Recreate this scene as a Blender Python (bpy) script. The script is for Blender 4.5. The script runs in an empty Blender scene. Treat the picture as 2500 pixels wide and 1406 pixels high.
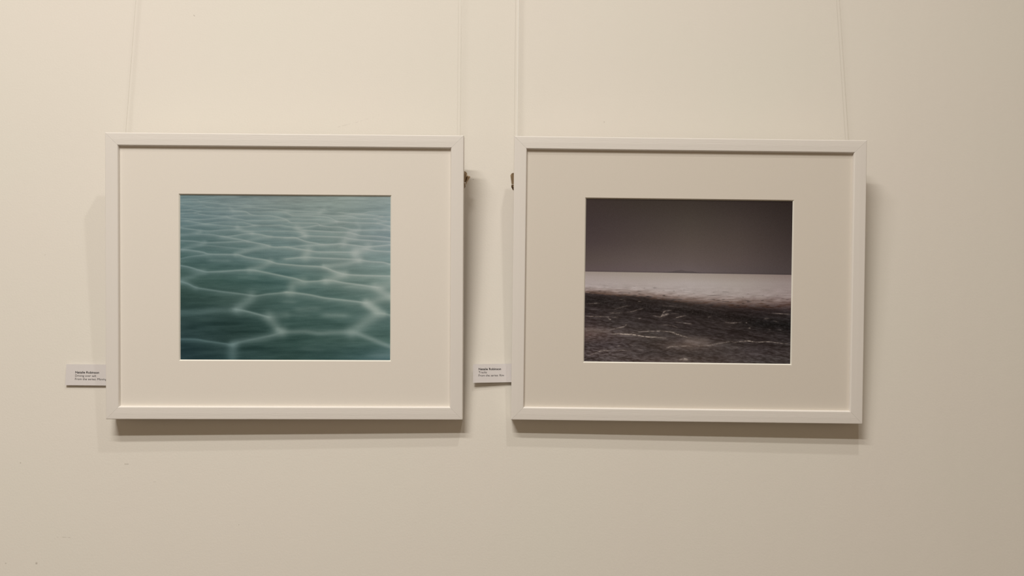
import bpy, bmesh, math
import numpy as np
from mathutils import Vector, Matrix
R = math.radians
C = bpy.context.scene.collection
scene = bpy.context.scene
ZC = 1.5                                   # eye height of the phone that took the picture

# ------------------------------------------------------------ camera
cd = bpy.data.cameras.new('camera'); cam = bpy.data.objects.new('camera', cd); C.objects.link(cam)
cd.sensor_fit = 'HORIZONTAL'; cd.sensor_width = 36.0
cd.lens = 36.0 * 1984.966 / 2500.0
cd.clip_start = 0.05; cd.clip_end = 50
cam.location = (0, -1, ZC + .0003)
CR = Matrix.Rotation(R(-0.49741), 4, 'Z') @ Matrix.Rotation(R(5.55394), 4, 'X') @ Matrix.Rotation(R(-0.32271), 4, 'Y')
cam.matrix_world = Matrix.Translation((0, -1, ZC + .0003)) @ CR @ Matrix.Rotation(R(90), 4, 'X')
scene.camera = cam

# ------------------------------------------------------------ world, lamps, exposure
w = bpy.data.worlds.new('world'); scene.world = w; w.use_nodes = True
bg = w.node_tree.nodes['Background']
bg.inputs[0].default_value = (1.0, 0.77, 0.53, 1); bg.inputs[1].default_value = 0.27
LAMP = (1.0, 0.955, 0.885)
def area(name, loc, sx, sy, power, color=LAMP, rot=(0, 0, 0), spread=180):
    l = bpy.data.lights.new(name, 'AREA'); l.shape = 'RECTANGLE'; l.size = sx; l.size_y = sy
    l.energy = power; l.color = color; l.spread = R(spread)
    o = bpy.data.objects.new(name, l); o.location = loc; o.rotation_euler = rot; C.objects.link(o); return o
TOPZ = ZC + 1.6
area('tube_light', (-0.68, -1.798, TOPZ), 1.15, 0.06, 42.5, rot=(0, R(5), 0))
area('tube_light', (-0.68, -1.354, TOPZ), 1.15, 0.06, 28.5, rot=(0, R(5), 0))
area('downlight', (0.27, -0.949, TOPZ), 0.05, 0.05, 5.8)
scene.view_settings.view_transform = 'Standard'; scene.view_settings.look = 'None'
scene.view_settings.exposure = 0.0; scene.view_settings.gamma = 1.0
scene.view_settings.use_curve_mapping = False

# ------------------------------------------------------------ helpers
def tag(o, label=None, cat=None, group=None, kind=None):
    if label: o['label'] = label
    if cat: o['category'] = cat
    if group: o['group'] = group
    if kind: o['kind'] = kind
    return o
def mesh_obj(name, verts, faces, mat=None, parent=None, smooth=False):
    me = bpy.data.meshes.new(name); me.from_pydata([tuple(v) for v in verts], [], faces); me.update()
    if smooth:
        for p in me.polygons: p.use_smooth = True
    o = bpy.data.objects.new(name, me); C.objects.link(o)
    if mat: me.materials.append(mat)
    if parent: o.parent = parent
    return o
def box(name, x0, x1, y0, y1, z0, z1, mat, parent=None):
    v = [(x, y, z) for x in (x0, x1) for y in (y0, y1) for z in (z0, z1)]
    f = [(0, 1, 3, 2), (4, 6, 7, 5), (0, 4, 5, 1), (2, 3, 7, 6), (0, 2, 6, 4), (1, 5, 7, 3)]
    return mesh_obj(name, v, f, mat, parent)
class NT:
    def __init__(s, name):
        s.m = bpy.data.materials.new(name); s.m.use_nodes = True; s.t = s.m.node_tree
        s.b = s.t.nodes['Principled BSDF']
    def n(s, typ, **kw):
        x = s.t.nodes.new(typ)
        for k, v in kw.items():
            if k in x.bl_rna.properties: setattr(x, k, v)
            else: x.inputs[k].default_value = v
        return x
    def l(s, a, b): s.t.links.new(a, b)
def s2l(c): 
    c = np.asarray(c, float) / 255.0
    return np.where(c <= 0.04045, c / 12.92, ((c + 0.055) / 1.055) ** 2.4)

# ------------------------------------------------------------ materials
def wall_material():
    k = NT('painted_plaster'); b = k.b
    b.inputs['Roughness'].default_value = 0.75; b.inputs['Specular IOR Level'].default_value = 0.25
    tc = k.n('ShaderNodeTexCoord'); P = tc.outputs['Object']
    fine = k.n('ShaderNodeTexNoise', Scale=430.0, Detail=2.0); k.l(P, fine.inputs['Vector'])
    mid = k.n('ShaderNodeTexNoise', Scale=60.0, Detail=3.0); k.l(P, mid.inputs['Vector'])
    mp = k.n('ShaderNodeMapping'); mp.inputs['Scale'].default_value = (9, 9, 2.2); k.l(P, mp.inputs['Vector'])
    big = k.n('ShaderNodeTexNoise', Scale=1.0, Detail=2.0); k.l(mp.outputs[0], big.inputs['Vector'])
    b1 = k.n('ShaderNodeBump', Strength=0.20, Distance=0.0005); k.l(fine.outputs[0], b1.inputs['Height'])
    b2 = k.n('ShaderNodeBump', Strength=0.045, Distance=0.002); k.l(mid.outputs[0], b2.inputs['Height']); k.l(b1.outputs[0], b2.inputs['Normal'])
    b3 = k.n('ShaderNodeBump', Strength=0.12, Distance=0.012); k.l(big.outputs[0], b3.inputs['Height']); k.l(b2.outputs[0], b3.inputs['Normal'])
    k.l(b3.outputs[0], b.inputs['Normal'])
    # two very close paint tints in broad patches (touch-up paint)
    pat = k.n('ShaderNodeTexNoise', Scale=5.0, Detail=1.0); k.l(P, pat.inputs['Vector'])
    mx = k.n('ShaderNodeMix', data_type='RGBA'); k.l(pat.outputs[0], mx.inputs['Factor'])
    mx.inputs[6].default_value = (0.790, 0.772, 0.700, 1); mx.inputs[7].default_value = (0.810, 0.760, 0.705, 1)
    col = mx.outputs[2]
    # scuffs, pin holes and pencil marks: (x0, z0, x1, z1, radius, strength)
    marks = MARKS
    sep = k.n('ShaderNodeSeparateXYZ'); k.l(P, sep.inputs[0])
    cmb = k.n('ShaderNodeCombineXYZ'); k.l(sep.outputs[0], cmb.inputs[0]); k.l(sep.outputs[2], cmb.inputs[1])
    wob = k.n('ShaderNodeTexNoise', Scale=260.0, Detail=2.0); k.l(P, wob.inputs['Vector'])
    def math_(op, a, b_=None, c_=None):
        m = k.n('ShaderNodeMath', operation=op)
        for i, v in enumerate((a, b_, c_)):
            if v is None: continue
            if isinstance(v, (int, float)): m.inputs[i].default_value = v
            else: k.l(v, m.inputs[i])
        return m.outputs[0]
    def vm(op, a, b_=None, s=None):
        m = k.n('ShaderNodeVectorMath', operation=op)
        if isinstance(a, tuple): m.inputs[0].default_value = a
        else: k.l(a, m.inputs[0])
        if b_ is not None:
            if isinstance(b_, tuple): m.inputs[1].default_value = b_
            else: k.l(b_, m.inputs[1])
        if s is not None: k.l(s, m.inputs['Scale'])
        return m
    acc = None
    for (x0, z0, x1, z1, r, st) in marks:
        A = (x0, z0, 0.0); d = (x1 - x0, z1 - z0, 0.0); L2 = max(d[0] ** 2 + d[1] ** 2, 1e-9)
        pa = vm('SUBTRACT', cmb.outputs[0], A).outputs[0]
        t = math_('MULTIPLY', vm('DOT_PRODUCT', pa, d).outputs['Value'], 1 / L2)
        cl = k.n('ShaderNodeClamp'); k.l(t, cl.inputs[0])
        sc = k.n('ShaderNodeVectorMath', operation='SCALE'); sc.inputs[0].default_value = d; k.l(cl.outputs[0], sc.inputs['Scale'])
        dist = vm('LENGTH', vm('SUBTRACT', pa, sc.outputs[0]).outputs[0]).outputs['Value']
        v = math_('SUBTRACT', 1.0, math_('DIVIDE', dist, r)); cl2 = k.n('ShaderNodeClamp'); k.l(v, cl2.inputs[0])
        e = cl2.outputs[0]
        if L2 > 4e-5:                     # long scuffs break up into dashes
            g = k.n('ShaderNodeMapRange'); k.l(wob.outputs[0], g.inputs[0]); g.inputs[1].default_value = .48; g.inputs[2].default_value = .6
            e = math_('MULTIPLY', e, g.outputs[0])
        e = math_('MULTIPLY', e, st)
        acc = e if acc is None else math_('MAXIMUM', acc, e)
    mm = k.n('ShaderNodeMix', data_type='RGBA'); k.l(acc, mm.inputs['Factor']); k.l(col, mm.inputs[6]); mm.inputs[7].default_value = (.16, .11, .08, 1)
    k.l(mm.outputs[2], b.inputs['Base Color'])
    return k.m

def wood_material(name, axis):
    k = NT(name); b = k.b
    b.inputs['Base Color'].default_value = (0.83, 0.795, 0.755, 1); b.inputs['Roughness'].default_value = 0.55
    b.inputs['Specular IOR Level'].default_value = 0.35
    tc = k.n('ShaderNodeTexCoord'); P = tc.outputs['Object']
    def streak(along, across, detail, seed):
        mp = k.n('ShaderNodeMapping'); mp.inputs['Location'].default_value = (seed, seed, seed)
        mp.inputs['Scale'].default_value = (along, across, across) if axis == 'x' else (across, across, along)
        k.l(P, mp.inputs['Vector'])
        n = k.n('ShaderNodeTexNoise', Scale=1.0, Detail=detail, Distortion=0.0); k.l(mp.outputs[0], n.inputs['Vector']); return n.outputs[0]
    a = streak(55, 1300, 3, 3.1); c = streak(32, 1000, 1, 7.7)
    g = k.n('ShaderNodeMapRange'); k.l(c, g.inputs[0]); g.inputs[1].default_value = 0.28; g.inputs[2].default_value = 0.40; g.inputs[4].default_value = 0.40
    h = k.n('ShaderNodeMath', operation='MULTIPLY'); k.l(a, h.inputs[0]); h.inputs[1].default_value = .8
    h2 = k.n('ShaderNodeMath', operation='ADD'); k.l(h.outputs[0], h2.inputs[0]); k.l(g.outputs[0], h2.inputs[1])
    bp = k.n('ShaderNodeBump', Strength=(0.5 if axis == 'x' else 0.22), Distance=0.0002); k.l(h2.outputs[0], bp.inputs['Height']); k.l(bp.outputs[0], b.inputs['Normal'])
    return k.m

def plain(name, col, rough=0.8, spec=0.2, bump=None, metal=0.0):
    k = NT(name); b = k.b
    b.inputs['Roughness'].default_value = rough; b.inputs['Specular IOR Level'].default_value = spec; b.inputs['Metallic'].default_value = metal
    tc = k.n('ShaderNodeTexCoord')
    n = k.n('ShaderNodeTexNoise', Scale=(bump[0] if bump else 60.0), Detail=3.0); k.l(tc.outputs['Object'], n.inputs['Vector'])
    mx = k.n('ShaderNodeMix', data_type='RGBA'); k.l(n.outputs[0], mx.inputs['Factor'])
    mx.inputs[6].default_value = tuple(c * .985 for c in col) + (1,); mx.inputs[7].default_value = tuple(min(c * 1.015, 1) for c in col) + (1,)
    k.l(mx.outputs[2], b.inputs['Base Color'])
    if bump:
        bp = k.n('ShaderNodeBump', Strength=bump[1], Distance=bump[2]); k.l(n.outputs[0], bp.inputs['Height']); k.l(bp.outputs[0], b.inputs['Normal'])
    return k.m

# marks on the plaster: x, z relative to the wall object (origin at floor line below the camera)
MARKS = [
    (-0.2114, 1.7995, -0.1868, 1.8060, .0006, .20), (-0.1868, 1.8060, -0.1603, 1.8153, .0006, .18),
    (-0.3983, 1.9437, -0.3972, 1.9427, .0009, .40), (-0.4566, 1.3813, -0.4527, 1.3813, .0011, .32),
    (-0.4255, 1.3596, -0.4187, 1.3606, .0007, .25), (-0.5555, 1.2647, -0.5555, 1.2647, .0018, .55),
    (-0.5918, 1.2646, -0.5918, 1.2646, .0011, .45), (-0.5819, 1.3822, -0.5819, 1.3822, .0011, .50),
    (-0.5340, 1.2953, -0.5174, 1.2948, .0006, .32), (-0.5678, 1.6349, -0.5678, 1.6349, .0009, .35),
    (-0.3171, 1.3104, -0.3171, 1.3104, .0008, .45), (0.1238, 1.8087, 0.1241, 1.8087, .0010, .35),
    (-0.0408, 1.7337, -0.0402, 1.7337, .0010, .25),
]
M_wall = wall_material()
M_woodx = wood_material('white_painted_wood_horizontal', 'x')
M_woodz = wood_material('white_painted_wood_vertical', 'z')
M_mat_dim = plain('dimmed_cream_mat_board', (0.765, 0.715, 0.645), .95, .05, (700.0, .12, .0003))  # right mat: base colour darkened to imitate light falling off to the right
M_mat = plain('cream_mat_board', (0.85, 0.806, 0.742), .95, .05, (700.0, .12, .0003))
M_core = plain('white_mat_core', (0.86, 0.84, 0.77), .9, .1)
M_back = plain('brown_backing_board', (0.35, 0.25, 0.16), .9, .1)
M_card = plain('white_card', (0.72, 0.69, 0.69), .7, .25, (500.0, .05, .0002))
M_ink = plain('black_ink', (0.02, 0.018, 0.02), .8, .1)
M_brass = plain('aged_nickel_metal', (0.36, 0.27, 0.18), .28, .5, None, 1.0)
M_steel = plain('bright_steel', (0.85, 0.82, 0.76), .3, .5, None, 1.0)
M_ceil = plain('ceiling_paint', (0.80, 0.78, 0.74), .9, .1, (200.0, .1, .001))
M_floor = plain('grey_brown_floor', (0.13, 0.10, 0.08), .6, .3, (40.0, .1, .001))
def cord_material():
    k = NT('clear_nylon'); k.t.nodes.remove(k.b)
    out = [n for n in k.t.nodes if n.type == 'OUTPUT_MATERIAL'][0]
    tr = k.n('ShaderNodeBsdfTransparent'); tr.inputs[0].default_value = (.975, .97, .96, 1)
    gl = k.n('ShaderNodeBsdfGlossy', Roughness=0.35); gl.inputs[0].default_value = (1, 1, 1, 1)
    fr = k.n('ShaderNodeFresnel', IOR=1.22); mx = k.n('ShaderNodeMixShader')
    k.l(fr.outputs[0], mx.inputs[0]); k.l(tr.outputs[0], mx.inputs[1]); k.l(gl.outputs[0], mx.inputs[2]); k.l(mx.outputs[0], out.inputs[0])
    return k.m
M_cord = cord_material()
M_cord_glint = plain('nylon_painted_glint', (0.93, 0.92, 0.88), .25, .6)  # clear cord's glint painted as an all-over white base colour

# ------------------------------------------------------------ the room
tag(box('wall_back', -3.0, 3.0, 0.0, 0.12, 0.0, TOPZ + 0.05, M_wall), kind='structure')
tag(box('floor', -3.0, 3.0, -4.0, 0.0, -0.06, 0.0, M_floor), kind='structure')
tag(box('ceiling', -3.0, 3.0, -4.0, 0.0, TOPZ + 0.03, TOPZ + 0.13, M_ceil), kind='structure')
RAIL_Z = 2.35
def picture_rail():
    prof = [(0, 0), (-0.010, 0.0), (-0.014, 0.010), (-0.014, 0.028), (-0.022, 0.040), (-0.022, 0.048), (0, 0.052)]
    v = []; 
    for x in (-3.0, 3.0): v += [(x, y, RAIL_Z + z) for y, z in prof]
    n = len(prof); f = [(i, (i + 1) % n, (i + 1) % n + n, i + n) for i in range(n)] + [tuple(range(n))[::-1], tuple(range(n, 2 * n))]
    return mesh_obj('trim_1', v, f, M_ceil)
tag(picture_rail(), kind='structure')
SKIRT = box('baseboard_back', -3.0, 3.0, -0.018, 0.0, 0.0, 0.14, M_ceil); tag(SKIRT, kind='structure')

# ------------------------------------------------------------ the two printed photographs, drawn with numpy
rng = np.random.default_rng(7)
def vnoise(X, Y, sx, sy, seed=0):
    """smooth value noise, cell sizes sx, sy"""
    r = np.random.default_rng(seed); G = r.random((256, 256))
    u = X / sx; v = Y / sy; i = np.floor(u).astype(int); j = np.floor(v).astype(int); fu = u - i; fv = v - j
    fu = fu * fu * (3 - 2 * fu); fv = fv * fv * (3 - 2 * fv)
    g = lambda a, b: G[b % 256, a % 256]
    return (g(i, j) * (1 - fu) + g(i + 1, j) * fu) * (1 - fv) + (g(i, j + 1) * (1 - fu) + g(i + 1, j + 1) * fu) * fv - .5
def fbm(X, Y, sx, sy, seed=0, o=3):
    return sum(vnoise(X, Y, sx / 2 ** k, sy / 2 ** k, seed + k) / 2 ** k for k in range(o))
def table(X, Y, xs, ys, T):
    """bilinear interpolation of a table of colours T[row=y][col=x]"""
    T = np.array(T, float); out = np.zeros(X.shape + (3,))
    ix = np.clip(np.searchsorted(xs, X) - 1, 0, len(xs) - 2); iy = np.clip(np.searchsorted(ys, Y) - 1, 0, len(ys) - 2)
    xs = np.array(xs, float); ys = np.array(ys, float)
    fx = np.clip((X - xs[ix]) / (xs[ix + 1] - xs[ix]), 0, 1)[..., None]; fy = np.clip((Y - ys[iy]) / (ys[iy + 1] - ys[iy]), 0, 1)[..., None]
    return (T[iy, ix] * (1 - fx) + T[iy, ix + 1] * fx) * (1 - fy) + (T[iy + 1, ix] * (1 - fx) + T[iy + 1, ix + 1] * fx) * fy
def smooth_line(pts, n=14):
    P = np.array(pts, float)
    if len(P) < 3: 
        t = np.linspace(0, 1, n)[:, None]; return P[0] * (1 - t) + P[-1] * t
    Q = np.vstack([2 * P[0] - P[1], P, 2 * P[-1] - P[-2]]); out = []
    for i in range(1, len(Q) - 2):
        t = np.linspace(0, 1, n, endpoint=False)[:, None]
        a, b, c, d = Q[i - 1], Q[i], Q[i + 1], Q[i + 2]
        out.append(.5 * (2 * b + (c - a) * t + (2 * a - 5 * b + 4 * c - d) * t ** 2 + (3 * b - a - 3 * c + d) * t ** 3))
    return np.vstack(out + [P[-1:]])
def crest(F, X, Y, pts, up, dn, amp, fade=10.0):
    """near-horizontal crest line: sharp on its upper side, soft below"""
    L = smooth_line(pts); L = L[np.argsort(L[:, 0])]
    y = np.interp(X[0], L[:, 0], L[:, 1]); x0, x1 = L[0, 0], L[-1, 0]
    m = np.clip((X[0] - x0 + fade) / fade, 0, 1) * np.clip((x1 + fade - X[0]) / fade, 0, 1)
    d = Y - y[None, :]
    g = np.where(d < 0, np.exp(-(d / up) ** 2), np.exp(-(d / dn) ** 2)) * m[None, :] * amp
    F[:] = 1 - (1 - F) * (1 - np.clip(g, 0, .97))
def scratch(F, X, Y, pts, w, amp):
    """thin uneven streak that tapers towards its ends"""
    L = smooth_line(pts, 12); n = len(L)
    x0, x1 = L[:, 0].min() - 4 * w, L[:, 0].max() + 4 * w; y0, y1 = L[:, 1].min() - 4 * w, L[:, 1].max() + 4 * w
    m = (X > x0) & (X < x1) & (Y > y0) & (Y < y1)
    if not m.any(): return
    xs, ys = X[m], Y[m]; D = np.full(xs.shape, 1e9); Wd = np.ones(xs.shape)
    for i, (a, b) in enumerate(zip(L[:-1], L[1:])):
        d = b - a; t = np.clip(((xs - a[0]) * d[0] + (ys - a[1]) * d[1]) / (d @ d + 1e-9), 0, 1)
        dd = (xs - a[0] - t * d[0]) ** 2 + (ys - a[1] - t * d[1]) ** 2; u = (i + t) / (n - 1)
        k = dd < D; D = np.where(k, dd, D); Wd = np.where(k, np.clip(4 * u * (1 - u), .02, 1) ** .6, Wd)
    nz = np.clip(.78 + 1.3 * vnoise(xs, ys, 6.5, 1.7, 91) + .8 * vnoise(xs, ys, 2.2, 1.3, 92), .12, 1.35)
    g = amp * nz * (.45 + .55 * Wd) * (np.exp(-D / (w * (.35 + .65 * Wd)) ** 2) + .16 * np.exp(-D / (3.2 * w) ** 2))
    F[m] = 1 - (1 - F[m]) * (1 - np.clip(g, 0, .97))
def ribbon(F, X, Y, pts, w, amp, sq=1.0):
    """broad soft band of half width w along a line; sq squashes it vertically"""
    L = smooth_line(pts, 6); D = np.full(X.shape, 1e9)
    x0, x1 = L[:, 0].min() - 3 * w, L[:, 0].max() + 3 * w; y0, y1 = L[:, 1].min() - 3 * w, L[:, 1].max() + 3 * w
    cx = np.where((X[0] > x0) & (X[0] < x1))[0]; ry = np.where((Y[:, 0] > y0) & (Y[:, 0] < y1))[0]
    if len(cx) == 0 or len(ry) == 0: return
    s = np.s_[ry[0]:ry[-1] + 1, cx[0]:cx[-1] + 1]; xs, ys = X[s], Y[s]; D = np.full(xs.shape, 1e9)
    for a, b in zip(L[:-1], L[1:]):
        d = (b - a) * (1, sq); t = np.clip(((xs - a[0]) * d[0] + (ys - a[1]) * sq * d[1]) / (d @ d + 1e-9), 0, 1)
        D = np.minimum(D, (xs - a[0] - t * d[0]) ** 2 + ((ys - a[1]) * sq - t * d[1]) ** 2)
    F[s] = 1 - (1 - F[s]) * (1 - np.clip(amp * np.exp(-D / w ** 2), 0, .97))

QO = {1: (440, 470), 2: (700, 470), 3: (440, 600), 4: (700, 600), 5: (440, 730), 6: (700, 730)}
def q(k, *p):
    ox, oy = QO[k]; return [(ox + p[i] / 8.788, oy + p[i + 1] / 8.788) for i in range(0, len(p), 2)]
def grid_xy(corners, nx, ny):
    (a, b, c, d) = [np.array(k, float) for k in corners]     # tl tr br bl
    u, v = np.meshgrid(np.linspace(0, 1, nx), np.linspace(0, 1, ny))
    u = u[..., None]; v = v[..., None]
    P = (a * (1 - u) + b * u) * (1 - v) + (d * (1 - u) + c * u) * v
    return P[..., 0], P[..., 1]

def print_water(nx, ny):
    # the drawing is laid out on a straight 510 x 398 sheet
    X, Y = np.meshgrid(np.linspace(442, 954, nx), np.linspace(476, 878.5, ny))
    Y = Y + (X - 443) / 510 * 3.0 * (1 - (Y - 477) / 400)
    xs = [443, 570, 700, 830, 953]; ys = [478, 530, 580, 630, 680, 730, 780, 830, 878]
    T = [[(104,124,124),(112,126,124),(124,134,128),(134,146,138),(134,146,141)],
         [(88,110,112),(98,116,116),(108,124,120),(116,130,124),(122,138,136)],
         [(78,101,100),(86,106,103),(98,117,114),(108,124,118),(114,130,130)],
         [(66,90,87),(76,98,95),(90,110,106),(104,120,114),(112,130,126)],
         [(54,76,70),(60,84,78),(66,91,86),(92,110,102),(104,122,114)],
         [(42,62,57),(48,68,62),(56,78,72),(70,92,85),(88,106,98)],
         [(36,55,53),(38,57,53),(46,68,62),(62,84,77),(72,93,87)],
         [(32,50,50),(32,50,46),(44,65,59),(52,73,66),(66,88,80)],
         [(28,46,48),(36,56,54),(38,58,53),(48,70,66),(62,86,86)]]
    base = table(X, Y, xs, ys, T)
    k = np.clip((Y - 478) / 400, 0, 1)
    base = base * 1.05
    n = fbm(X + Y * 1.5, Y, 70, 10, 3) * (12 + 4 * k) + fbm(X, Y, 26, 3.2, 9) * (9 * (1 - k) ** 2 + 4)
    base = base + n[..., None] * np.array([1.0, 1.0, .95])
    F = np.zeros(X.shape)
    th = []   # crest lines: (amp, points)
    A = lambda amp, *p: th.append((amp, list(p[0]) if len(p) == 1 else sum(p, [])))
    A(.5, q(1,30,205,450,205,800,235,1000,262,1300,285,1500,290)); A(.35, q(1,30,150,250,150,400,165,450,205))
    A(.3, q(1,450,195,620,180,800,200)); A(.5, q(1,30,265,250,285,500,280,620,315,780,332,1050,330,1250,340,1500,320,1750,335,1950,345,2285,375))
    A(.4, q(1,1000,235,1280,235,1450,265,1650,285,2100,270)); A(.5, q(1,30,378,250,375,450,410,700,405,1100,395,1400,415,1700,415,2080,405,2285,415))
    A(.6, q(1,30,450,320,440,500,480,700,495,1020,510,1200,495,1480,485)); A(.3, q(1,200,375,300,345,600,320))
    A(.7, q(1,1150,395,1400,410,1520,470,1650,495,1950,500,2150,540,2285,580), q(2,60,625,150,645,400,650,650,660,720,700,900,730,1150,740,1400,790,1700,800,2100,795,2230,805))
    A(.4, q(1,30,510,300,500,480,470)); A(.6, q(1,1020,510,1060,540,1300,575,1480,600,1900,595,2285,590))
    A(.5, q(1,30,548,300,572,550,575,800,550,1020,535)); A(.4, q(1,30,615,170,605,350,585,500,575))
    A(.65, q(1,170,610,400,650,560,675,800,700,1100,720,1250,735)); A(.5, q(1,560,670,850,635,1300,635,1450,660,1600,700))
    A(.6, q(1,1600,700,1900,705,2150,700,2285,720), q(2,200,745,450,735,650,700)); A(.5, q(1,1250,735,1450,730,1600,705)); A(.45, q(1,30,725,250,710,560,680))
    A(.6, q(1,30,755,300,795,600,825,900,805,1230,795)); A(.5, q(1,1400,830,1700,825,2285,825), q(2,250,840,330,860))
    A(.6, q(1,380,890,700,905,920,940,1100,935,1350,895,1560,880)); A(.8, q(1,1560,880,1750,905,1950,945,2285,960), q(2,180,965,400,1040,600,1080,780,1110,1000,1105,1150,1095,1400,1120,1600,1145,1750,1155,2230,1115))
    A(.8, q(1,920,940,1200,990,1400,1025,1450,1045,1800,1110,2000,1165,2285,1165), q(2,200,1200,450,1235,650,1265,1000,1270,1450,1275))
    A(.6, q(1,30,1030,300,1045,540,1075,900,1065,1250,1050,1400,1035)); A(.35, q(1,450,1125,700,1145,1100,1185,1400,1215))
    A(.8, q(1,40,1220,250,1240,500,1280,640,1320,1000,1325,1200,1325), q(3,1300,200,1450,245,1800,295,1940,330,2080,375,2285,395), q(4,300,420,700,440,850,470,1000,530,1150,580,1300,610,1600,625,2230,640))
    A(.5, q(2,0,380,200,395,500,410,700,420)); A(.35, q(2,400,345,700,350,880,400)); A(.55, q(2,130,460,500,460,750,470,1000,495,1200,490,1400,465,1600,460))
    A(.6, q(2,1150,430,1400,450,1600,460,1900,490,2050,515,2230,515)); A(.4, q(2,1650,440,1850,400,2230,425))
    A(.6, q(2,0,435,100,480,150,495,500,500,800,520,950,550,1080,620)); A(.5, q(2,0,560,400,570,700,580,950,590))
    A(.55, q(2,1200,500,1400,515,1550,550,1850,560,2100,610,2230,615)); A(.4, q(2,1080,560,1400,550)); A(.7, q(2,1080,620,1500,645,1900,655,2100,690,2230,720))
    A(.75, q(2,380,810,600,820,1000,840,1300,850,1450,880,1600,920,1900,930,2230,965)); A(.75, q(2,400,920,600,930,1000,945,1250,960,1350,985,1600,1010,2230,1050))
    A(.5, q(2,0,965,180,965,400,930)); A(.45, q(2,0,1160,200,1150,500,1125,780,1110)); A(.7, q(2,1700,1200,1900,1240,2230,1260))
    A(.7, q(4,0,275,250,250,450,240,700,255,1100,270,1450,285,1600,300,1800,330,2050,345,2230,390)); A(.45, q(3,30,275,250,230,560,190))
    A(.75, q(3,40,425,200,455,400,515,560,555,700,555,1000,540,1300,520,1530,515,1700,540,2000,600,2285,660), q(4,200,700,380,755,600,755,800,735))
    A(.8, q(4,850,730,1000,740,1200,780,1500,820,1800,860,1950,885)); A(.6, q(3,40,765,200,820,350,890,600,935,900,980,1200,1015,1500,1055,1650,1065,1900,1030,2285,995))
    A(.75, q(4,0,985,200,1005,500,1045,800,1105,1100,1140,1500,1185,1700,1215)); A(.75, q(5,1200,215,1400,250,1600,300,1900,380)); A(.55, q(5,30,860,350,865,600,905,900,945,1100,975))
    A(.5, q(6,1950,290,2080,300,2230,330)); A(.35, q(5,1150,960,1300,915,1600,850,1900,790,2150,715))
    for amp, p in th:
        y = np.mean([a[1] for a in p]); s = .40 + (y - 480) / 400 * .95
        crest(F, X, Y, p, 1.25 * s + .25, 3.0 * s, amp * .66)
        crest(F, X, Y, p, 3.2 * s, 11.5 * s, amp * .40, 20)
    rb = [(q(1,1080,335,1150,395),3,.4),(q(1,450,410,330,440),2,.3),(q(1,1230,740,1270,790,1550,860),4,.5),(q(1,30,915,250,895,450,850),3.5,.5),(q(1,1450,1030,1650,990,1950,950),3.5,.4),
          (q(1,540,1075,450,1120,200,1175,80,1215),4.5,.45),(q(1,1200,1325,1400,1260,1600,1210,1900,1160),5,.55),
          (q(2,800,370,700,440),4,.4),(q(2,1080,625,900,660,720,680),2.6,.45),(q(2,2050,520,1880,560),2.5,.35),(q(2,2130,610,1950,650),2.5,.4),
          (q(2,220,750,330,840,400,910),6.5,.62),(q(2,2230,750,2100,775),4,.4),(q(2,1490,650,1560,720),4,.25),(q(2,1560,800,1400,830,1330,850),3.5,.45),
          (q(2,1450,930,1290,980,1220,1090),8,.6),(q(2,1750,1155,1650,1220,1450,1275),8,.6),(q(2,470,1240,440,1300,400,1370),9,.62),
          (q(4,1500,130,1480,220,1560,290),8,.62),(q(4,1560,310,1350,370,1100,410,800,435),4.5,.5),(q(4,800,440,950,510,1200,600),5,.45),(q(4,1250,610,1050,680,850,740),8,.62),
          (q(3,1940,350,1800,430,1600,490,1500,510),7,.52),(q(3,500,565,300,640,60,740),8,.38),(q(3,60,750,200,820,350,890),5,.3),
          (q(4,350,770,150,830,100,980),10,.5),(q(3,1540,1070,1500,1150,1380,1250,1280,1330),10,.5),(q(4,1900,880,2080,1000,2230,1080),9,.62),(q(4,2230,1080,1950,1160,1800,1220),8,.5),
          (q(4,2230,790,2050,880),9,.4),(q(4,1700,1210,1900,1350),8,.6),(q(6,1700,90,1900,220,2080,300),7,.55),(q(6,1950,320,1700,480,1500,640,1400,700),12,.55),
          (q(5,30,300,400,290,700,250,1200,220),7,.42),(q(5,1200,215,1290,170),8,.25),(q(5,1900,380,2000,500,2100,640,2200,690),11,.55),(q(5,2285,340,1950,370),8,.25),
          (q(5,2150,710,1900,790,1600,850,1300,900,1150,970),7,.4),(q(5,2100,650,2285,700)+q(6,400,695,700,725,1000,710,1400,710,1600,760,1900,880,2230,1010),5,.55),
          (q(5,1150,980,1130,1120,1130,1290),11,.45)]
    for p, wd, a in rb: ribbon(F, X, Y, p, wd * 1.3, a * .82)
    for p, wd, a in [(q(6,900,340,1200,345),18,.34),(q(6,300,220,600,200),18,.22),(q(6,50,330,400,340),18,.12),(q(3,700,320,1000,320),12,.26),(q(5,450,620,700,630),16,.12),
                     (q(3,1300,680,1600,690),10,.12),(q(6,0,50,120,60),12,.2),(q(4,1350,880,1700,900),14,.18),(q(6,400,1060,700,1100),14,.1),(q(6,2000,1200,2200,1180),26,.2)]:
        ribbon(F, X, Y, p, wd, a, 2.6)
    hi = table(X, Y, [443, 700, 953], [478, 580, 680, 780, 878],
               [[(140,154,152),(154,164,156),(164,172,164)], [(134,150,148),(158,166,157),(168,174,168)],
                [(124,144,142),(152,162,150),(168,174,164)], [(108,132,130),(138,150,140),(158,168,156)], [(92,118,120),(126,142,134),(140,152,148)]])
    F = F[..., None]
    c = base * (1 - F) + hi * F + rng.normal(0, 1.6, X.shape)[..., None]
    mat = table(X, Y, [443, 953], [478, 878], [[(216,205,188), (214,203,184)], [(199,185,166), (196,182,162)]])
    return c, mat

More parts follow.
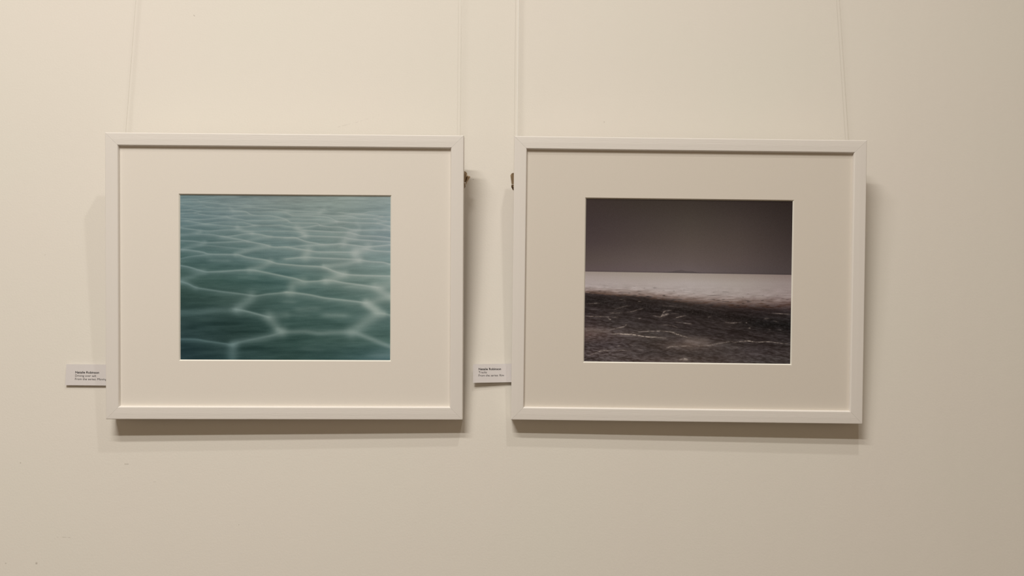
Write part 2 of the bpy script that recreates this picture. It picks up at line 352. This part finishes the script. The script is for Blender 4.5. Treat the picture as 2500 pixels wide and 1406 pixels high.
def print_tracks(nx, ny):
    X, Y = np.meshgrid(np.linspace(1425, 1935, nx), np.linspace(485, 889, ny))
    # photo frame: the sheet hangs a little clockwise
    u = (X - 1425) / 510; v = (Y - 485) / 404
    PX = 1431.5 + u * 502.5 - v * (6 - 0 * u) - 1; PY = 486.5 + v * 394.5 + u * (2 + v * 4.5)
    X, Y = PX, PY
    hor = 663 + (X - 1428) * 6 / 502
    sky = table(X, Y, [1428, 1560, 1680, 1800, 1932], [488, 540, 590, 635, 668],
        [[(60,49,45),(58,49,42),(57,48,41),(50,41,36),(40,31,27)], [(64,53,51),(68,58,53),(70,61,53),(64,54,48),(47,38,34)],
         [(72,60,58),(78,67,61),(82,71,63),(74,63,56),(55,45,41)], [(86,74,68),(92,80,74),(92,80,73),(82,70,64),(62,52,48)], [(94,80,78),(98,85,82),(99,87,84),(84,73,69),(66,56,53)]])
    hill = np.interp(X[0], [1600, 1618, 1640, 1652, 1660, 1664, 1672, 1684, 1692, 1705, 1722, 1740], [0, .8, 3.5, 6.5, 7.5, 8.6, 6.5, 5.5, 5.8, 2.5, .8, 0])[None, :]
    hm = np.clip((Y - (hor - hill)) / 1.2, 0, 1) * (hill > .2)
    sky = sky * (1 - hm[..., None] * .13)
    sky = sky * (1 - .12 * np.exp(-((Y - hor + 1) / 1.5) ** 2))[..., None]
    salt = table(X, Y, [1428, 1560, 1680, 1800, 1932], [664, 676, 690, 720, 760],
        [[(152,138,126),(154,142,126),(150,137,124),(136,121,109),(116,99,90)], [(164,150,140),(160,147,134),(158,145,132),(146,132,119),(126,110,101)],
         [(168,155,146),(166,153,142),(166,154,144),(154,142,130),(134,119,111)], [(160,146,137),(162,148,138),(162,149,139),(153,139,129),(136,120,112)], [(140,125,115),(140,125,115),(140,125,116),(130,115,106),(108,92,86)]])
    edge = np.interp(X, [1425, 1530, 1620, 1680, 1740, 1800, 1860, 1935], [715, 722, 731, 739, 745, 749, 752, 754])
    soft = np.interp(X, [1425, 1530, 1680, 1800, 1935], [3, 7, 15, 22, 30])
    t = np.clip((Y - 676) / (edge - 676), 0, 1.4)
    mott = fbm(X + Y * .8, Y, 17, 3.2, 21, 3)
    salt = salt + (mott * 74 * t ** 2.5)[..., None] - ((np.clip(t - .58, 0, 1) * 125))[..., None] * np.array([.92, 1.05, 1.10])
    sp = np.clip(vnoise(X, Y, 12, 2.4, 33) - .30, 0, 1) * 5
    salt = salt * (1 - np.clip(sp * np.clip(t - .35, 0, 1), 0, .45))[..., None]
    dark = table(X, Y, [1426, 1500, 1580, 1680, 1780, 1850, 1930], [712, 735, 760, 790, 815, 840, 862, 886],
        [[(58,48,45),(54,45,42),(56,48,44),(62,52,47),(72,60,55),(80,66,62),(88,74,71)], [(42,34,31),(42,34,30),(44,36,32),(52,44,39),(66,54,50),(76,64,60),(82,68,66)],
         [(52,43,41),(50,42,38),(40,32,29),(44,36,32),(36,28,25),(36,28,26),(44,36,34)], [(64,52,48),(56,48,44),(50,42,38),(46,38,35),(42,34,30),(28,24,22),(26,23,21)],
         [(92,74,66),(74,62,56),(62,54,48),(54,46,42),(42,34,31),(40,32,29),(34,28,26)], [(60,50,46),(62,52,49),(60,51,45),(84,70,61),(56,48,43),(44,36,33),(40,33,30)],
         [(74,62,57),(72,61,55),(62,53,48),(60,51,45),(62,53,48),(58,49,46),(54,46,42)], [(62,54,50),(70,60,54),(78,65,57),(74,62,54),(62,52,46),(54,47,42),(50,43,39)]])
    gk = np.clip((Y - 715) / 170, 0, 1)
    lf = np.exp(-((X - 1440) / 110) ** 2) * gk
    dark = dark + (fbm(X - Y * 1.5, Y + X * .05, 8, 2.3, 51, 3) * (12 + 12 * gk + 24 * lf))[..., None] + (fbm(X, Y - .16 * X, 50, 4.5, 61, 3) * 14)[..., None]
    tr = np.exp(-((Y - np.interp(X, [1426, 1560, 1700, 1800, 1930], [731, 747, 762, 775, 800])) / 12) ** 2)
    dark = dark * (1 - .18 * tr[..., None]) + (tr * vnoise(X, Y, 3.2, 2.2, 71) * 16)[..., None]
    F = np.zeros(X.shape)
    z7 = lambda *p: [(1420 + p[i] / 8.788, 640 + p[i + 1] / 8.788) for i in range(0, len(p), 2)]
    z9 = lambda *p: [(1420 + p[i] / 8.788, 740 + p[i + 1] / 8.788) for i in range(0, len(p), 2)]
    z0 = lambda *p: [(1680 + p[i] / 8.788, 740 + p[i + 1] / 8.788) for i in range(0, len(p), 2)]
    S = [(z9(70,270,300,280,520,285,620,298),.9,.62),(z9(640,300,800,288),1.2,.3),(z9(560,310,625,355),1.6,.5),(z9(700,125,800,95,900,65,1050,40),1.1,.34),
         (z9(600,205,860,205),1.0,.45),(z9(930,190,1080,170,1200,135,1320,105),1.0,.42),(z9(1530,260,1680,285,1740,200,1780,165,1920,140),1.7,.48),(z9(1700,260,1860,220),3.2,.42),
         (z9(1960,320,2020,300,2150,270,2250,250),1.4,.42),(z9(1900,215,2080,215),.8,.25),(z9(2010,395,2285,430)+z0(90,440),1.0,.42),(z9(600,555,780,525,900,490,960,445),1.6,.5),
         (z9(100,560,300,580,560,590),5.5,.22),(z9(620,652,800,648,1000,660,1150,675,1400,712,1600,722,1800,740),1.3,.75),(z9(800,655,1000,658,1200,680),2.2,.45),
         (z9(1080,615,1300,600,1500,590,1800,595,1950,620,2100,680,2285,730),1.2,.5),(z9(1900,610,2050,660,2250,730),2.2,.4),(z9(1650,460,1850,460,1980,485,2050,520),1.0,.32),
         (z9(1840,940,1900,915,2080,915,2285,905),1.6,.42),(z9(1800,940,1900,945),1.2,.4),(z9(100,1140,180,1100,300,1050,420,1010,560,1005,700,995,900,1000,1050,1010),1.3,.42),
         (z9(1150,965,1300,990),1.3,.3),(z9(760,900,860,910),1.5,.3),(z9(1000,880,1160,905),1.2,.25),(z9(2080,1200,2200,1190,2270,1210),3.2,.55),(z9(170,130,330,130),1.2,.3),(z9(60,15,330,-5),.9,.35),
         (z9(1200,325,1280,310),1.0,.4),(z9(1700,50,1900,55,2100,90),.9,.3),
         (z0(0,925,300,905,500,880,700,840,900,815),1.6,.35),(z0(720,830,900,815,1000,822,1260,797,1450,825,1700,815,1900,840,2150,865),1.0,.55),(z0(1150,805,1260,797,1400,812),1.8,.4),
         (z0(780,395,900,415,1000,410,1120,400),1.0,.4),(z0(1700,195,2180,225),1.0,.42),(z0(400,285,500,270),1.0,.35),(z0(1280,525,1330,525),1.5,.6),(z0(1810,365,1920,395),1.3,.35),
         (z0(1220,405,1250,405),1.2,.5),(z0(1600,325,1720,310),2.0,.22),(z0(850,940,1060,940),2.0,.18),(z0(1900,555,1980,560),1.0,.3),(z0(1700,560,1750,560),1.0,.25),(z0(0,800,350,800),10,.20),
         (z7(70,610,350,610),.9,.32),(z7(350,640,420,640,600,655,850,670),1.1,.34),(z7(200,660,300,655),1.0,.34),(z7(1000,690,1300,685,1550,712),1.1,.3),(z7(1600,770,1700,765),1.0,.3),(z7(2080,760,2270,735),1.0,.3),
         (z7(800,790,880,795),1.0,.3),(z7(880,815,930,830),1.1,.35),(z7(1200,835,1270,835),1.0,.3),(z7(120,890,220,885),.9,.3),(z7(250,880,400,872),.9,.3)]
    for p, wd, a in S: (scratch if wd < 4 else ribbon)(F, X, Y, p, wd * (.88 if wd < 4 else 1), a * (1.05 if wd < 4 else 1))
    F = np.clip(F, 0, 1)[..., None]
    dark = dark * (1 - F) + np.array([168, 152, 134.]) * F
    m = np.clip((Y - edge + soft * .75 + mott * 9) / soft, 0, 1)[..., None]; m = m * m * (3 - 2 * m)
    salt = salt * (1 - F * .4) + np.array([180, 160, 146.]) * F * .4
    land = salt * (1 - m) + dark * m
    h = np.clip((Y - hor) / 1.0 + .5, 0, 1)[..., None]
    c = sky * (1 - h) + land * h + rng.normal(0, 1.8, X.shape)[..., None]
    mat = table(X, Y, [1428, 1932], [488, 886], [[(208,195,174), (184,169,147)], [(188,173,148), (168,153,132)]])
    return c, mat

def print_colours(kind, nx, ny):
    c, mat = (print_water if kind == 'water' else print_tracks)(nx, ny)
    # ink reflectance = how dark the print reads against the mat board lying right beside it
    a = s2l(np.clip(c, 3, 250)) / s2l(mat) * np.array((0.85, 0.806, 0.742) if kind == 'water' else (0.765, 0.715, 0.645))  # tracks use the darkened mat colour, so painted falloff carries into the ink
    return np.clip(a, 0.003, .9)
def print_material():
    k = NT('inkjet_print'); b = k.b
    at = k.n('ShaderNodeAttribute', attribute_name='ink'); k.l(at.outputs['Color'], b.inputs['Base Color'])
    b.inputs['Roughness'].default_value = 0.6; b.inputs['Specular IOR Level'].default_value = 0.12
    return k.m
M_print = print_material()

# ------------------------------------------------------------ framed pictures
T = 0.01769; MD = 0.0038; MT = 0.0015
def rail(side, W, H, mat, parent):
    # moulding profile: (distance inward from the outer edge, depth behind the front face)
    a = 0.0148
    prof = [(0.0, T), (0.0, .0011), (.00018, .00045), (.0006, .0001), (.0013, 0.0), (a * .5, -.00012), (a - .0010, 0.0), (a - .0004, .00012), (a, .0005), (a + .0004, .0013),
            (a + .0008, MD - .0004), (a + .0008, MD - .0001), (a - .004, MD - .0001), (a - .004, T)]
    v = []; g = 0.00006
    for s in (0, 1):
        for (u, d) in prof:
            if side == 'top': p = (-W / 2 + u + g, H - u) if s == 0 else (W / 2 - u - g, H - u)
            elif side == 'bottom': p = (W / 2 - u - g, u) if s == 0 else (-W / 2 + u + g, u)
            elif side == 'left': p = (-W / 2 + u, u + g) if s == 0 else (-W / 2 + u, H - u - g)
            else: p = (W / 2 - u, H - u - g) if s == 0 else (W / 2 - u, u + g)
            v.append((p[0], -T + d, p[1]))
    n = len(prof); f = [(i, i + n, (i + 1) % n + n, (i + 1) % n) for i in range(n)] + [tuple(range(n)), tuple(range(n, 2 * n))[::-1]]
    o = mesh_obj('frame_rail', v, f, mat, parent)
    bm = bmesh.new(); bm.from_mesh(o.data); bmesh.ops.recalc_face_normals(bm, faces=bm.faces); bm.to_mesh(o.data); bm.free()
    return o
def mat_board(W, H, ow, oh, cx, cz, parent, mm):
    i = 0.0130                                         # rabbet: board runs under the moulding
    yo, yb = -T + MD, -T + MD + MT
    O = [(-W / 2 + i, i), (W / 2 - i, i), (W / 2 - i, H - i), (-W / 2 + i, H - i)]
    A = [(cx - ow / 2, cz - oh / 2), (cx + ow / 2, cz - oh / 2), (cx + ow / 2, cz + oh / 2), (cx - ow / 2, cz + oh / 2)]
    v = [(x, yo, z) for x, z in O] + [(x, yo, z) for x, z in A] + [(x, yb, z) for x, z in O] + [(x, yb, z) for x, z in A]
    f = [(k, (k + 1) % 4, 4 + (k + 1) % 4, 4 + k) for k in range(4)] + [(8 + k, 12 + k, 12 + (k + 1) % 4, 8 + (k + 1) % 4) for k in range(4)]
    f += [(k, 8 + k, 8 + (k + 1) % 4, (k + 1) % 4) for k in range(4)]
    m = mesh_obj('mat_board', v, f, mm, parent)
    B = [(x + sx * .0013, z + sz * .0013) for (x, z), (sx, sz) in zip(A, ((1, 1), (-1, 1), (-1, -1), (1, -1)))]
    v = [(x, yo, z) for x, z in A] + [(x, yb, z) for x, z in B]
    bv = mesh_obj('bevel', v, [(k, (k + 1) % 4, 4 + (k + 1) % 4, 4 + k) for k in range(4)], M_core, m)
    tag(bv, 'thin white bevelled edge of the window cut in the mat')
    return m
def print_sheet(kind, cx, cz, ow, oh, parent, nx=640, ny=500):
    y = -T + MD + MT + .0001; w2 = ow / 2 - .0010; h2 = oh / 2 - .0010
    xs = np.linspace(cx - w2, cx + w2, nx); zs = np.linspace(cz + h2, cz - h2, ny)
    Xg, Zg = np.meshgrid(xs, zs)
    co = np.stack([Xg, np.full_like(Xg, y), Zg], -1).reshape(-1, 3).astype(np.float32)
    idx = np.arange(nx * ny).reshape(ny, nx)
    fc = np.stack([idx[:-1, :-1], idx[1:, :-1], idx[1:, 1:], idx[:-1, 1:]], -1).reshape(-1, 4)
    me = bpy.data.meshes.new('print'); me.vertices.add(len(co)); me.vertices.foreach_set('co', co.ravel())
    me.loops.add(fc.size); me.loops.foreach_set('vertex_index', fc.ravel().astype(np.int32))
    me.polygons.add(len(fc)); me.polygons.foreach_set('loop_start', (np.arange(len(fc)) * 4).astype(np.int32))
    me.update(calc_edges=True)
    ca = me.color_attributes.new('ink', 'FLOAT_COLOR', 'POINT')
    col = print_colours(kind, nx, ny).reshape(-1, 3); rgba = np.ones((len(col), 4), np.float32); rgba[:, :3] = col
    ca.data.foreach_set('color', rgba.ravel()); me.materials.append(M_print); me.validate()
    o = bpy.data.objects.new('print', me); C.objects.link(o); o.parent = parent
    return o
def px_outline(pts, depth, thick, name, mat, parent, inv):
    """plate standing behind the frame edge: outline given in metres on the x/z plane, real thickness"""
    n = len(pts); v = []
    for yy, s in ((-depth - thick, .70), (-depth - thick * .45, 1.0), (-depth, 1.0)):
        cx = sum(p[0] for p in pts) / n; cz = sum(p[1] for p in pts) / n
        v += [(cx + (x - cx) * s, yy, cz + (z - cz) * s) for x, z in pts]
    f = [tuple(range(n))] + [(r * n + i, r * n + n + i, r * n + n + (i + 1) % n, r * n + (i + 1) % n) for r in (0, 1) for i in range(n)] + [tuple(range(2 * n, 3 * n))[::-1]]
    v = [inv @ Vector(p) for p in v]
    o = mesh_obj(name, v, f, mat, parent)
    bm = bmesh.new(); bm.from_mesh(o.data); bmesh.ops.recalc_face_normals(bm, faces=bm.faces); bm.to_mesh(o.data); bm.free()
    return o

def picture(loc, roll, yaw, lean, W, H, ow, oh, dx, dz, kind, label):
    root = bpy.data.objects.new('framed_photograph', None); C.objects.link(root); root.empty_display_size = .05
    tag(root, label, 'picture', 'framed photographs on the gallery wall')
    M = Matrix.Translation(loc) @ Matrix.Rotation(R(roll), 4, 'Y') @ Matrix.Rotation(R(yaw), 4, 'Z') @ Matrix.Rotation(R(lean), 4, 'X')
    root.matrix_world = M
    for s in ('top', 'bottom'): rail(s, W, H, M_woodx, root)
    for s in ('left', 'right'): rail(s, W, H, M_woodz, root)
    cx, cz = dx, H / 2 + dz
    mat_board(W, H, ow, oh, cx, cz, root, M_mat if kind == 'water' else M_mat_dim)
    print_sheet(kind, cx, cz, ow, oh, root)
    box('backing_board', -W / 2 + .0125, W / 2 - .0125, -T + MD + MT + .0004, -.004, .0125, H - .0125, M_back, root)
    return root, M
def gap(W, yaw): return -(W / 2 * abs(math.sin(R(yaw))) + .0012)
WL, HL = 0.42087 + .00081, 0.33843
PL, ML = picture((-0.26059, gap(WL, .628), ZC - 0.06137), -0.147, 0.628, 6.522, WL, HL, 0.25128, 0.19810, -.0006, -.00087, 'water',
    'white wooden frame with wide mat around a photo of rippled green water')
WR, HR = 0.42087 - .00081, 0.33839
PR, MR = picture((0.21821, gap(WR, .424), ZC - 0.06193), 0.373, -0.424, 6.095, WR, HR, 0.24984, 0.19755, .00054, -.00127, 'tracks',
    'white wooden frame with wide mat around a dark photo of a salt flat')

# ---- metal hanging clips gripping the back edge of each frame
def clip(side, M, root):
    inv = M.inverted()
    k = 1 / 2046.0                                    # metres per photo pixel at the clip's distance
    if side == 'left':
        o = (-0.0501, ZC + .2363); px = (1134, 417)
        plate = [(1118,419),(1126,417),(1134,416.6),(1138,418.5),(1140.6,422.5),(1141,427),(1140,434),(1138,441),(1136,446),(1135.6,450),(1137,455),(1135.8,458),(1133.6,461),(1130,460),(1122,455),(1119,440)]
        wing = [(1141,427.2),(1145,427.8),(1148.8,430),(1147,434),(1144,439),(1141.5,443),(1139,448),(1136.5,450),(1136.8,446),(1139,437)]
        band = [(1128,446),(1137.6,446.2),(1137.6,447.8),(1128,447.8)]
    else:
        o = (0.0087, ZC + .2347); px = (1252, 421)
        plate = [(1266,422),(1258,421),(1252,421),(1248.5,422.6),(1246,427),(1246.3,432),(1247.6,440),(1248.6,448),(1248.2,456),(1249.4,459),(1252.2,464),(1255,465),(1262,460),(1266,440)]
        wing = None
        band = [(1248,451),(1258,450.6),(1258,452.4),(1248,452.6)]
    f = lambda L: [(o[0] + (x - px[0]) * k, o[1] - (y - px[1]) * k) for x, y in L]
    p = px_outline(f(plate), .0300, .0040, 'hanging_clip', M_brass, root, inv); tag(p, 'brown metal hanging clip sticking out behind the frame edge')
    b = px_outline(f(band), .0305, .0046, 'wire', M_steel, root, inv); b.parent = p; tag(b, 'bright wire crossing the clip')
    if wing:
        w_ = px_outline(f(wing), .0285, .0030, 'wing', M_brass, root, inv); w_.parent = p
clip('left', ML, PL); clip('right', MR, PR)

# ------------------------------------------------------------ clear hanging cords, wall rail to frame back
def cord(x0, z0, x1, z1, label, d0=.0125, d1=.0125, m=None):
    t = (RAIL_Z + .004 - ZC - z0) / (z1 - z0)
    P0 = Vector((x0, -d0, ZC + z0)); top = Vector((x0 + (x1 - x0) * t, -d1, RAIL_Z + .004))
    low = P0 + (P0 - top).normalized() * .03
    path = [low + (top - low) * (i / 40) for i in range(41)]
    v = []; n = 10; r = .00048
    for p in path:
        v += [(p.x + r * math.cos(2 * math.pi * k / n), p.y + r * math.sin(2 * math.pi * k / n), p.z) for k in range(n)]
    f = [(i * n + k, i * n + (k + 1) % n, (i + 1) * n + (k + 1) % n, (i + 1) * n + k) for i in range(40) for k in range(n)]
    f += [tuple(range(n))[::-1], tuple(range(40 * n, 41 * n))]
    o = mesh_obj('hanging_cord', v, f, m or M_cord, None, True)
    return tag(o, label, 'cord', 'clear cords holding up the pictures')
cord(-.4725, .2830, -.4685, .4530, 'thin clear cord rising from the left end of the green water picture', .009, .009)
cord(-.0567, .2830, -.0573, .4570, 'thin clear cord rising from the right corner of the green water picture')
cord(.0139, .2815, .0146, .4570, 'thin glinting cord above the left corner of the dark salt flat picture', m=M_cord_glint)
cord(.4275, .2805, .4223, .4610, 'thin clear cord rising from the right end of the dark salt flat picture')

# ------------------------------------------------------------ caption cards
def text_mesh(body, size, bold, M, parent, name='lettering'):
    cu = bpy.data.curves.new('t', 'FONT'); cu.body = body; cu.size = size; cu.offset = .020 * size if bold else 0.0
    cu.resolution_u = 4
    o = bpy.data.objects.new('t', cu); C.objects.link(o)
    dg = bpy.context.evaluated_depsgraph_get(); me = bpy.data.meshes.new_from_object(o.evaluated_get(dg)); 
    bpy.data.objects.remove(o); return me
def card(name_label, x0, x1, z0, z1, depth, lines, tx, tz, sz, lead, skew, text_w, tilt):
    """depth(u) = distance of the card from the wall at u in 0..1 (it curls); z given at the left edge; tilt = rise to the right"""
    n = 24; th = .0006; v = []
    Mx = lambda u: x0 + (x1 - x0) * u
    for i in range(n + 1):
        u = i / n; x = Mx(u); d = depth(u); r = tilt * (x - x0)
        v += [(x, -d, z0 + r), (x, -d, z1 + r), (x, -d + th, z0 + r), (x, -d + th, z1 + r)]
    f = []
    for i in range(n):
        a = 4 * i; b = a + 4
        f += [(a, b, b + 1, a + 1), (a + 2, a + 3, b + 3, b + 2), (a, a + 2, b + 2, b), (a + 1, b + 1, b + 3, a + 3)]
    f += [(0, 1, 3, 2), (4 * n, 4 * n + 2, 4 * n + 3, 4 * n + 1)]
    root = mesh_obj('caption_card', v, f, M_card)
    tag(root, name_label, 'label')
    for k, (body, bold) in enumerate(lines):
        me = text_mesh(body, sz, bold, None, root)
        co = np.empty(len(me.vertices) * 3); me.vertices.foreach_get('co', co); co = co.reshape(-1, 3)
        if len(co) == 0: continue
        fx = text_w[k] / (co[:, 0].max() - co[:, 0].min()); ox = co[:, 0].min()
        out = np.empty_like(co)
        X = tx + (co[:, 0] - ox) * fx; out[:, 0] = X
        u = np.clip((X - x0) / (x1 - x0), 0, 1)
        out[:, 1] = -np.array([depth(a) for a in u]) - .00008
        out[:, 2] = tz - k * lead + co[:, 1] + skew * (X - tx)
        me.vertices.foreach_set('co', out.ravel()); me.update(); me.materials.clear(); me.materials.append(M_ink)
        o = bpy.data.objects.new('lettering', me); C.objects.link(o); o.parent = root
    # foam pads holding the card off the plaster
    for u in (.35, .75):
        x = Mx(u); zc = (z0 + z1) / 2
        p = box('foam_pad', x - .004, x + .004, -depth(u) + th, -.0, zc - .005, zc + .005, M_core, root)
    return root
K = 1 / 1991.0
card('small white caption card tucked behind the left edge of the green water picture',
     -.5322, -.4700, ZC - .0246, ZC + .0008, lambda u: .0029, [('Natalie Robinson', True), ('Driving over salt', False), ('From the series: Moving', False)],
     -.52075, ZC - .0102, .0037, .00403, -.006, (57 * K, 50.3 * K, 76.0 * K), -.003)
card('small white curling caption card between the two pictures, beside the dark one',
     -.0381, .0160, ZC - .0190, ZC + .0035, lambda u: .0060 - .0020 * min(1, 1.3 * u) , [('Natalie Robinson', True), ('Tracks', False), ('From the series: Rim', False)],
     -.0314, ZC - .0036, .0036, .00385, .013, (54.3 * K, 20.0 * K, 61.5 * K), .022)
